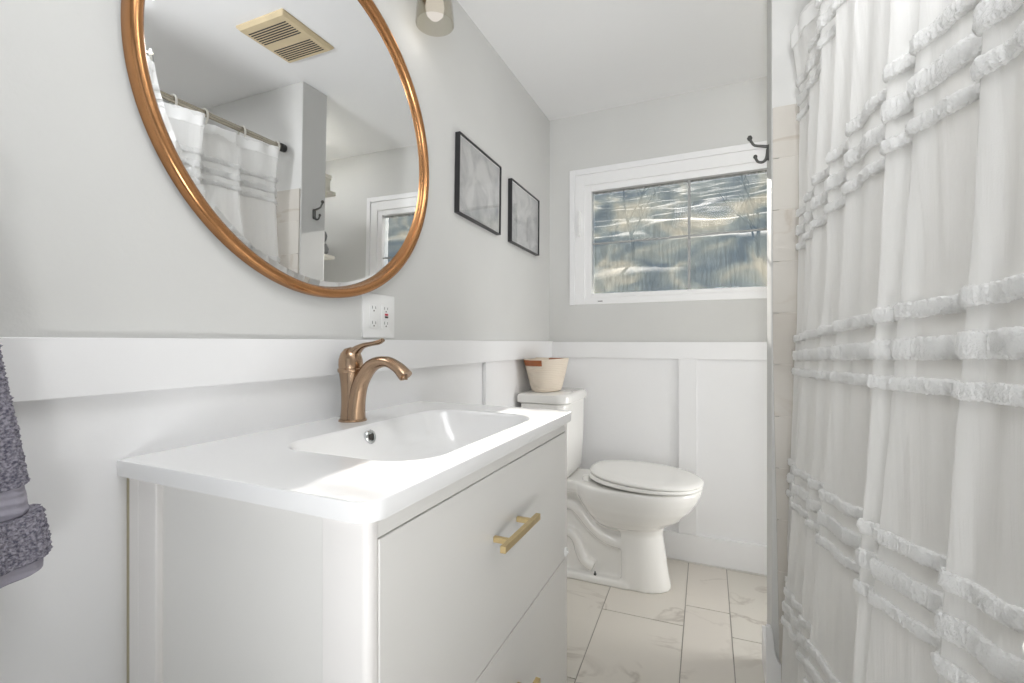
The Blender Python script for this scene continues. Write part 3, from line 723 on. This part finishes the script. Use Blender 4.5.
towel_part('woven_border', M['terryband'], .826, .862, .0005, -.005)
towel_part('pile', M['terry'], .862, 1.138, .0042, .000)
rg = thing('towel_ring', 'towel ring on the left wall holding the grey towel', 'towel ring', (0, .195, 1.20))
bm = bm_new(); n = 40
R = []
for i in range(n):
    a = 2 * math.pi * i / n; c = Vector((.062, .195 + .055 * math.cos(a), 1.20 + .055 * math.sin(a))); rad = Vector((0, math.cos(a), math.sin(a)))
    R.append([bm.verts.new(c + rad * (.004 * math.cos(b_ * math.pi / 5)) + Vector((.004 * math.sin(b_ * math.pi / 5), 0, 0))) for b_ in range(10)])
for i in range(n):
    for j in range(10): bm.faces.new((R[i][j], R[(i + 1) % n][j], R[(i + 1) % n][(j + 1) % 10], R[i][(j + 1) % 10]))
finish(bm, 'ring', M['bronze'], rg, smooth=True)
bm = bm_new(); lathe(bm, [(.022, 0), (.022, .006), (.008, .010), (.008, .062)], (0, .195, 1.262), 24, 'x'); finish(bm, 'mount', M['bronze'], rg, smooth=True)

# ---------------------------------------------------------------- coat hook on the partition
hk = thing('wall_hook', 'dark double prong robe hook on the wall end by the window', 'hook', (PX, 1.672, 1.62))
HY = 1.672
bm = bm_new(); loft(bm, [[(PX - x, HY + p.x, 1.643 + p.y) for p in rrect(-.009 + i, .009 - i, -.025 + i, .025 - i, .008, 5)] for x, i in ((0, 0), (.003, .0), (.005, .003))]); finish(bm, 'plate', M['iron'], hk, smooth=True)
bm = bm_new(); sweep(bm, [(PX - .003, HY, 1.662), (PX - .020, HY, 1.666), (PX - .040, HY, 1.672), (PX - .049, HY, 1.684), (PX - .053, HY, 1.692)], [.005, .0045, .004, .004, .004], 12, 5)
for v in []: pass
lathe(bm, [(.001, -.0085), (.005, -.007), (.0083, 0), (.005, .007), (.001, .0085)], (PX - .054, HY, 1.697), 14); up_ = finish(bm, 'upper_prong', M['iron'], hk, smooth=True)
bm = bm_new(); sweep(bm, [(PX - .003, HY, 1.655), (PX - .006, HY, 1.628), (PX - .016, HY, 1.616), (PX - .030, HY, 1.618), (PX - .037, HY, 1.630)], [.005, .005, .0045, .004, .004], 12, 5)
lathe(bm, [(.001, -.007), (.004, -.0055), (.0065, 0), (.004, .0055), (.001, .007)], (PX - .038, HY, 1.635), 14); finish(bm, 'lower_prong', M['iron'], hk, smooth=True)

# ---------------------------------------------------------------- ceiling vent grille (seen in the mirror)
ve = thing('ceiling_vent', 'yellowed slotted exhaust fan grille on the ceiling, seen in the mirror', 'vent', (.78, 1.333, CZ))
vx0, vx1, vy0, vy1 = .653, .909, 1.209, 1.457
bm = bm_new(); z0 = CZ - .016
slots = []
for (ya, yb) in ((1.243, 1.322), (1.357, 1.436)):
    for i in range(7): slots.append(ya + (yb - ya) * (i + .5) / 7)
loft(bm, [rrect(vx0, vx1, vy0, vy1, .004, 3, CZ), rrect(vx0, vx1, vy0, vy1, .004, 3, CZ - .006), rrect(vx0 + .010, vx1 - .010, vy0 + .010, vy1 - .010, .004, 3, z0)])
gv = finish(bm, 'grille', M['vent'], ve)
bm = bm_new()
for y in slots: box(bm, vx0 + .030, vx1 - .022, y - .0028, y + .0028, z0 - .0006, z0 + .001)
finish(bm, 'slots', M['dark'], gv)

# ---------------------------------------------------------------- corner shelves behind the partition
for k, (z, lab) in enumerate(((1.895, 'upper cream wall shelf in the nook behind the wall end'), (1.515, 'lower cream wall shelf in the nook behind the wall end'))):
    sh = thing('wall_shelf', lab, 'shelf', (1.6, 1.95, z), 'cream shelves in the nook')
    bm = bm_new(); r = [(1.30, 1.78), (1.30, 2.12), (1.315, 2.135), (XR, 2.135), (XR, 1.745), (1.33, 1.745)]
    loft(bm, [[(x, y, z) for x, y in r], [(x, y, z + .018) for x, y in r]]); finish(bm, 'shelf_board', M['shelfwood'], sh, bevel=.002)
    for yy in (1.80, 2.07):
        bm = bm_new(); q = [(1.34, z), (XR, z), (XR, z - .16), (1.80, z - .15)]
        loft(bm, [[(x, yy, zz) for x, zz in q], [(x, yy + .02, zz) for x, zz in q]]); finish(bm, 'bracket', M['shelfwood'], sh, bevel=.002)
tb = thing('storage_box', 'cream storage box on the upper nook shelf, seen in the mirror', 'box', (1.40, 2.03, 1.913))
bm = bm_new(); loft(bm, [rrect(1.315, 1.49, 1.93, 2.10, .015, 5, z) for z in (1.913, 1.985)]); finish(bm, 'box_body', M['shelfwood'], tb, smooth=True)
bm = bm_new(); loft(bm, [rrect(1.310, 1.495, 1.925, 2.105, .015, 5, z) for z in (1.985, 2.005)]); finish(bm, 'lid', M['shelfwood'], tb, smooth=True)
va = bm_new(); lathe(va, [(.030, 0), (.046, .012), (.050, .035), (.036, .062), (.022, .068), (.034, .085), (.040, .11), (.032, .135), (.015, .145)], (1.345, 2.05, 1.533), 28)
tag(finish(va, 'jar', M['greycer'], smooth=True), 'small dark grey gourd shaped jar on the lower nook shelf', 'jar')

# ---------------------------------------------------------------- bathtub behind the curtain
tu = thing('bathtub', 'white bathtub behind the shower curtain', 'bathtub', (1.48, .80, 0))
bm = bm_new()
TX0, TX1, TY0, TY1 = 1.135, XR - .009, .032, PY0 - .010
loft(bm, [rrect(TX0 + .012, TX1, TY0, TY1, .004, 8, 0), rrect(TX0 + .012, TX1, TY0, TY1, .004, 8, .36), rrect(TX0, TX1, TY0, TY1, .006, 8, .37), rrect(TX0, TX1, TY0, TY1, .006, 8, .395), rrect(TX0 + .01, TX1 - .004, TY0 + .004, TY1 - .004, .01, 8, .400),
          rrect(TX0 + .07, TX1 - .05, TY0 + .07, TY1 - .08, .12, 8, .398), rrect(TX0 + .085, TX1 - .065, TY0 + .085, TY1 - .10, .12, 8, .37), rrect(TX0 + .12, TX1 - .10, TY0 + .14, TY1 - .22, .12, 8, .12), rrect(TX0 + .18, TX1 - .16, TY0 + .22, TY1 - .30, .08, 8, .08)])
finish(bm, 'tub_shell', M['tub'], tu, smooth=True)
bm = bm_new(); lathe(bm, [(.03, 0), (.03, .003), (.02, .005), (.001, .005)], (1.48, .55, .0805), 24); finish(bm, 'drain', M['chrome'], tu, smooth=True)

# ---------------------------------------------------------------- curtain rod, rings and shower curtain
RX, RZ = 1.096, 1.945
rd = thing('curtain_rod', 'antique nickel shower curtain rod with black end caps', 'curtain rod', (RX, .8, RZ))
bm = bm_new(); lathe(bm, [(.0125, .032), (.0125, PY0 - .002)], (RX, 0, RZ), 24, 'y'); finish(bm, 'tube', M['nickel'], rd, smooth=True)
for (a, b_) in ((.0305, .060), (PY0 - .030, PY0 - .0005)):
    bm = bm_new(); lathe(bm, [(.016, a), (.019, a + .004), (.019, b_ - .004), (.016, b_)], (RX, 0, RZ), 24, 'y'); finish(bm, 'end_cap', M['blackm'], rd, smooth=True)

f_, H_, CX_ = 467.3, 1.045, .844
ca, sa_ = math.cos(math.radians(24)), math.sin(math.radians(24))
def yfrom(px, xo):
    u = (px - 512) / f_; return xo / ((u * ca - sa_) / (u * sa_ + ca))
# ridge lines: distance in front of the rod line, y at z = 1.4 and y at z = 0.8
ridges = [(.200, 798.5, 796), (.197, 806.5, 799.8), (.192, 815, 803), (.195, 830, 817), (.197, 849, 831.5), (.203, 889, 871), (.213, 917, 890), (.225, 986, 956)]
RG = []
for xo, pa, pb in ridges: RG.append((xo, yfrom(pa, xo), yfrom(pb, xo)))
RG += [(.225, .44, .475), (.225, .33, .345), (.225, .22, .225), (.225, .12, .12)]
def profile(z):
    """control polyline (x, y) far -> near for a given height"""
    k = (1.4 - z) / .6
    bulge = .030 * max(0, (1.15 - z)) / 1.0
    top = max(0, (z - 1.74)) / .16                          # towards the header
    low = max(0.0, min(1.0, (1.5 - z)))
    P = []
    y0 = RG[0][1] + (RG[0][2] - RG[0][1]) * min(k, 1.8)
    P.append((CX_ + .235 - bulge, min(y0 + .040, 1.575)))
    P.append((CX_ + .212 - bulge, min(y0 + .018, 1.565)))
    for i, (xo, ya, yb) in enumerate(RG):
        y = ya + (yb - ya) * max(-.35, min(k, 1.9))
        x = CX_ + xo - bulge * (1 - .25 * (i % 2))
        if i in (0, 2, 4, 6): x -= .020 * top; 
        elif i in (1, 3, 5): x += .028 * top
        P.append((x + .007, y + .008)); P.append((x, y)); P.append((x + .0015, y - .008))
        if i < len(RG) - 1:
            yn = RG[i + 1][1] + (RG[i + 1][2] - RG[i + 1][1]) * max(-.35, min(k, 1.9))
            gap = y - yn
            dep = min(.040, .012 + gap * .30)
            wob = .006 * math.sin(i * 2.1 + z * 2.0)
            # gentle face of the fold, then the deep valley near the next ridge
            if RG[i][1] - RG[i + 1][1] > .10:
                P.append((x + dep * .30, y - gap * .22)); P.append((x + dep * .45 + wob, y - gap * .50))
            P.append((x + dep + .004, yn + gap * .20))
    P.append((P[-1][0] + .03, P[-1][1] - .03))
    return P
ND = 7
def cpts(z):
    P = catmull([(p[0], p[1], z) for p in profile(z)], ND)
    return P
zs = []
z = .045
while z < 1.905: zs.append(z); z += .012
zs.append(1.905)
cu = thing('shower_curtain', 'sheer white shower curtain with rows of fluffy tufted stripes', 'shower curtain', (1.06, .85, .045))
bm = bm_new(); G = []
for z in zs:
    row = []
    pts = cpts(z); n = len(pts)
    for i, p in enumerate(pts):
        fine = .0022 * noise.noise(Vector((p.y * 45, z * 1.4, 2))) + .0014 * noise.noise(Vector((p.y * 110, z * 2.5, 7)))
        sag = 0
        if z > 1.6:                                        # header scallops between the rings
            sag = 0
        row.append(bm.verts.new((p.x + fine, p.y, z)))
    G.append(row)
for j in range(len(G) - 1):
    for i in range(len(G[0]) - 1): bm.faces.new((G[j][i], G[j][i + 1], G[j + 1][i + 1], G[j + 1][i]))
cl = finish(bm, 'curtain_cloth', M['sheer'], cu, smooth=True)
for p_ in cl.data.polygons: p_.use_smooth = True
# header hem: doubled cloth
def strip(z0, z1, thick, nstep, name, m, amp, seed, rise=0.0):
    """raised band following the cloth on its room side"""
    zc = (z0 + z1) / 2
    rows = {round(zc + q * .02, 3): cpts(zc + q * .02) for q in range(-1, 8)}
    keys = sorted(rows); P = []
    for i in range(len(rows[keys[0]])):
        y = rows[keys[1]][i].y; zt = zc + max(0.0, min(.15, rise * (1.52 - y) / .8)) if rise > 0 else zc + rise * (1.52 - y) / .8
        zt = max(keys[0], min(keys[-1] - 1e-4, zt)); q = (zt - keys[0]) / .02; j = min(int(q), len(keys) - 2)
        c = rows[keys[j]][i].lerp(rows[keys[j + 1]][i], q - j); P.append(Vector((c.x, c.y, zt)))
    L_ = [0]
    for a, b2 in zip(P, P[1:]): L_.append(L_[-1] + (b2 - a).length)
    n = int(L_[-1] / nstep); k = 0
    bm = bm_new(); rings = []
    for s in range(n + 1):
        d = L_[-1] * s / n
        while k < len(L_) - 2 and L_[k + 1] < d: k += 1
        t = (d - L_[k]) / max(L_[k + 1] - L_[k], 1e-6)
        # tilt with the leaning ridges: sample the cloth at both heights
        c = P[k].lerp(P[k + 1], t); tg = (P[min(k + 1, len(P) - 1)] - P[max(k, 0)]).normalized()
        nrm = Vector((tg.y, -tg.x)).normalized()
        rings.append((c, nrm, d))
    hh = (z1 - z0) / 2; na = 18
    out_ = []
    for (c, nr, d) in rings:
        ring = []
        wv = 1 + .18 * noise.noise(Vector((d * 60, seed, zc * 5)))
        for a in range(na):
            an = 2 * math.pi * a / na; ux, uz = math.cos(an), math.sin(an)
            ux = math.copysign(abs(ux) ** .6, ux); uz = math.copysign(abs(uz) ** .6, uz)
            v = Vector((c.x + nr.x * ux * thick * wv, c.y + nr.y * ux * thick * wv, c.z + uz * hh * (1 + .10 * noise.noise(Vector((d * 90, a * .9, seed)))) ))
            dn = amp * noise.noise(v * 300 + Vector((seed * 7, 0, 0))) + amp * .6 * noise.noise(v * 640)
            v += Vector((nr.x * ux, nr.y * ux, uz)).normalized() * dn
            ring.append(v)
        out_.append(ring)
    loft(bm, out_); return finish(bm, name, m, cu, smooth=True)
bm = None
strip(1.858, 1.908, .0022, .006, 'header_hem', M['hem'], .0001, 1)
for gi, (zc, rise) in enumerate(((1.712, 0), (1.358, -.008), (1.008, .03), (.650, .09), (.300, .12))):
    for j, (dz, w) in enumerate(((.048, .020), (0.0, .027), (-.045, .018))):
        strip(zc + dz - w / 2, zc + dz + w / 2, .0064, .0018, 'tufted_stripe', M['tuft'], .0022, gi * 3 + j + .5, rise)
# rings on the rod
for i, y in enumerate((1.545, 1.375, 1.213, 1.095, .93, .77, .60, .44, .30, .17)):
    bm = bm_new(); n = 28; R = []
    for s in range(n):
        a = 2 * math.pi * s / n
        c = Vector((RX + .0225 * math.cos(a), y, RZ - .012 + .030 * math.sin(a))); rad = Vector((math.cos(a), 0, math.sin(a)))
        R.append([bm.verts.new(c + rad * (.003 * math.cos(b_ * math.pi / 4)) + Vector((0, .0045 * math.sin(b_ * math.pi / 4), 0))) for b_ in range(8)])
    for s in range(n):
        for j in range(8): bm.faces.new((R[s][j], R[(s + 1) % n][j], R[(s + 1) % n][(j + 1) % 8], R[s][(j + 1) % 8]))
    labs = ['next to the black end cap', 'second from the black end cap', 'third from the black end cap', 'fourth from the black end cap']
    lab = 'cream curtain ring on the rod, ' + labs[i] if i < 4 else 'cream curtain ring on the rod, on the stretch nearer the viewer'
    tag(finish(bm, 'curtain_ring', M['bracket'], smooth=True), lab, 'curtain ring', 'curtain rings on the shower rod')

for o in bpy.data.objects:
    if '_o' in o: del o['_o']
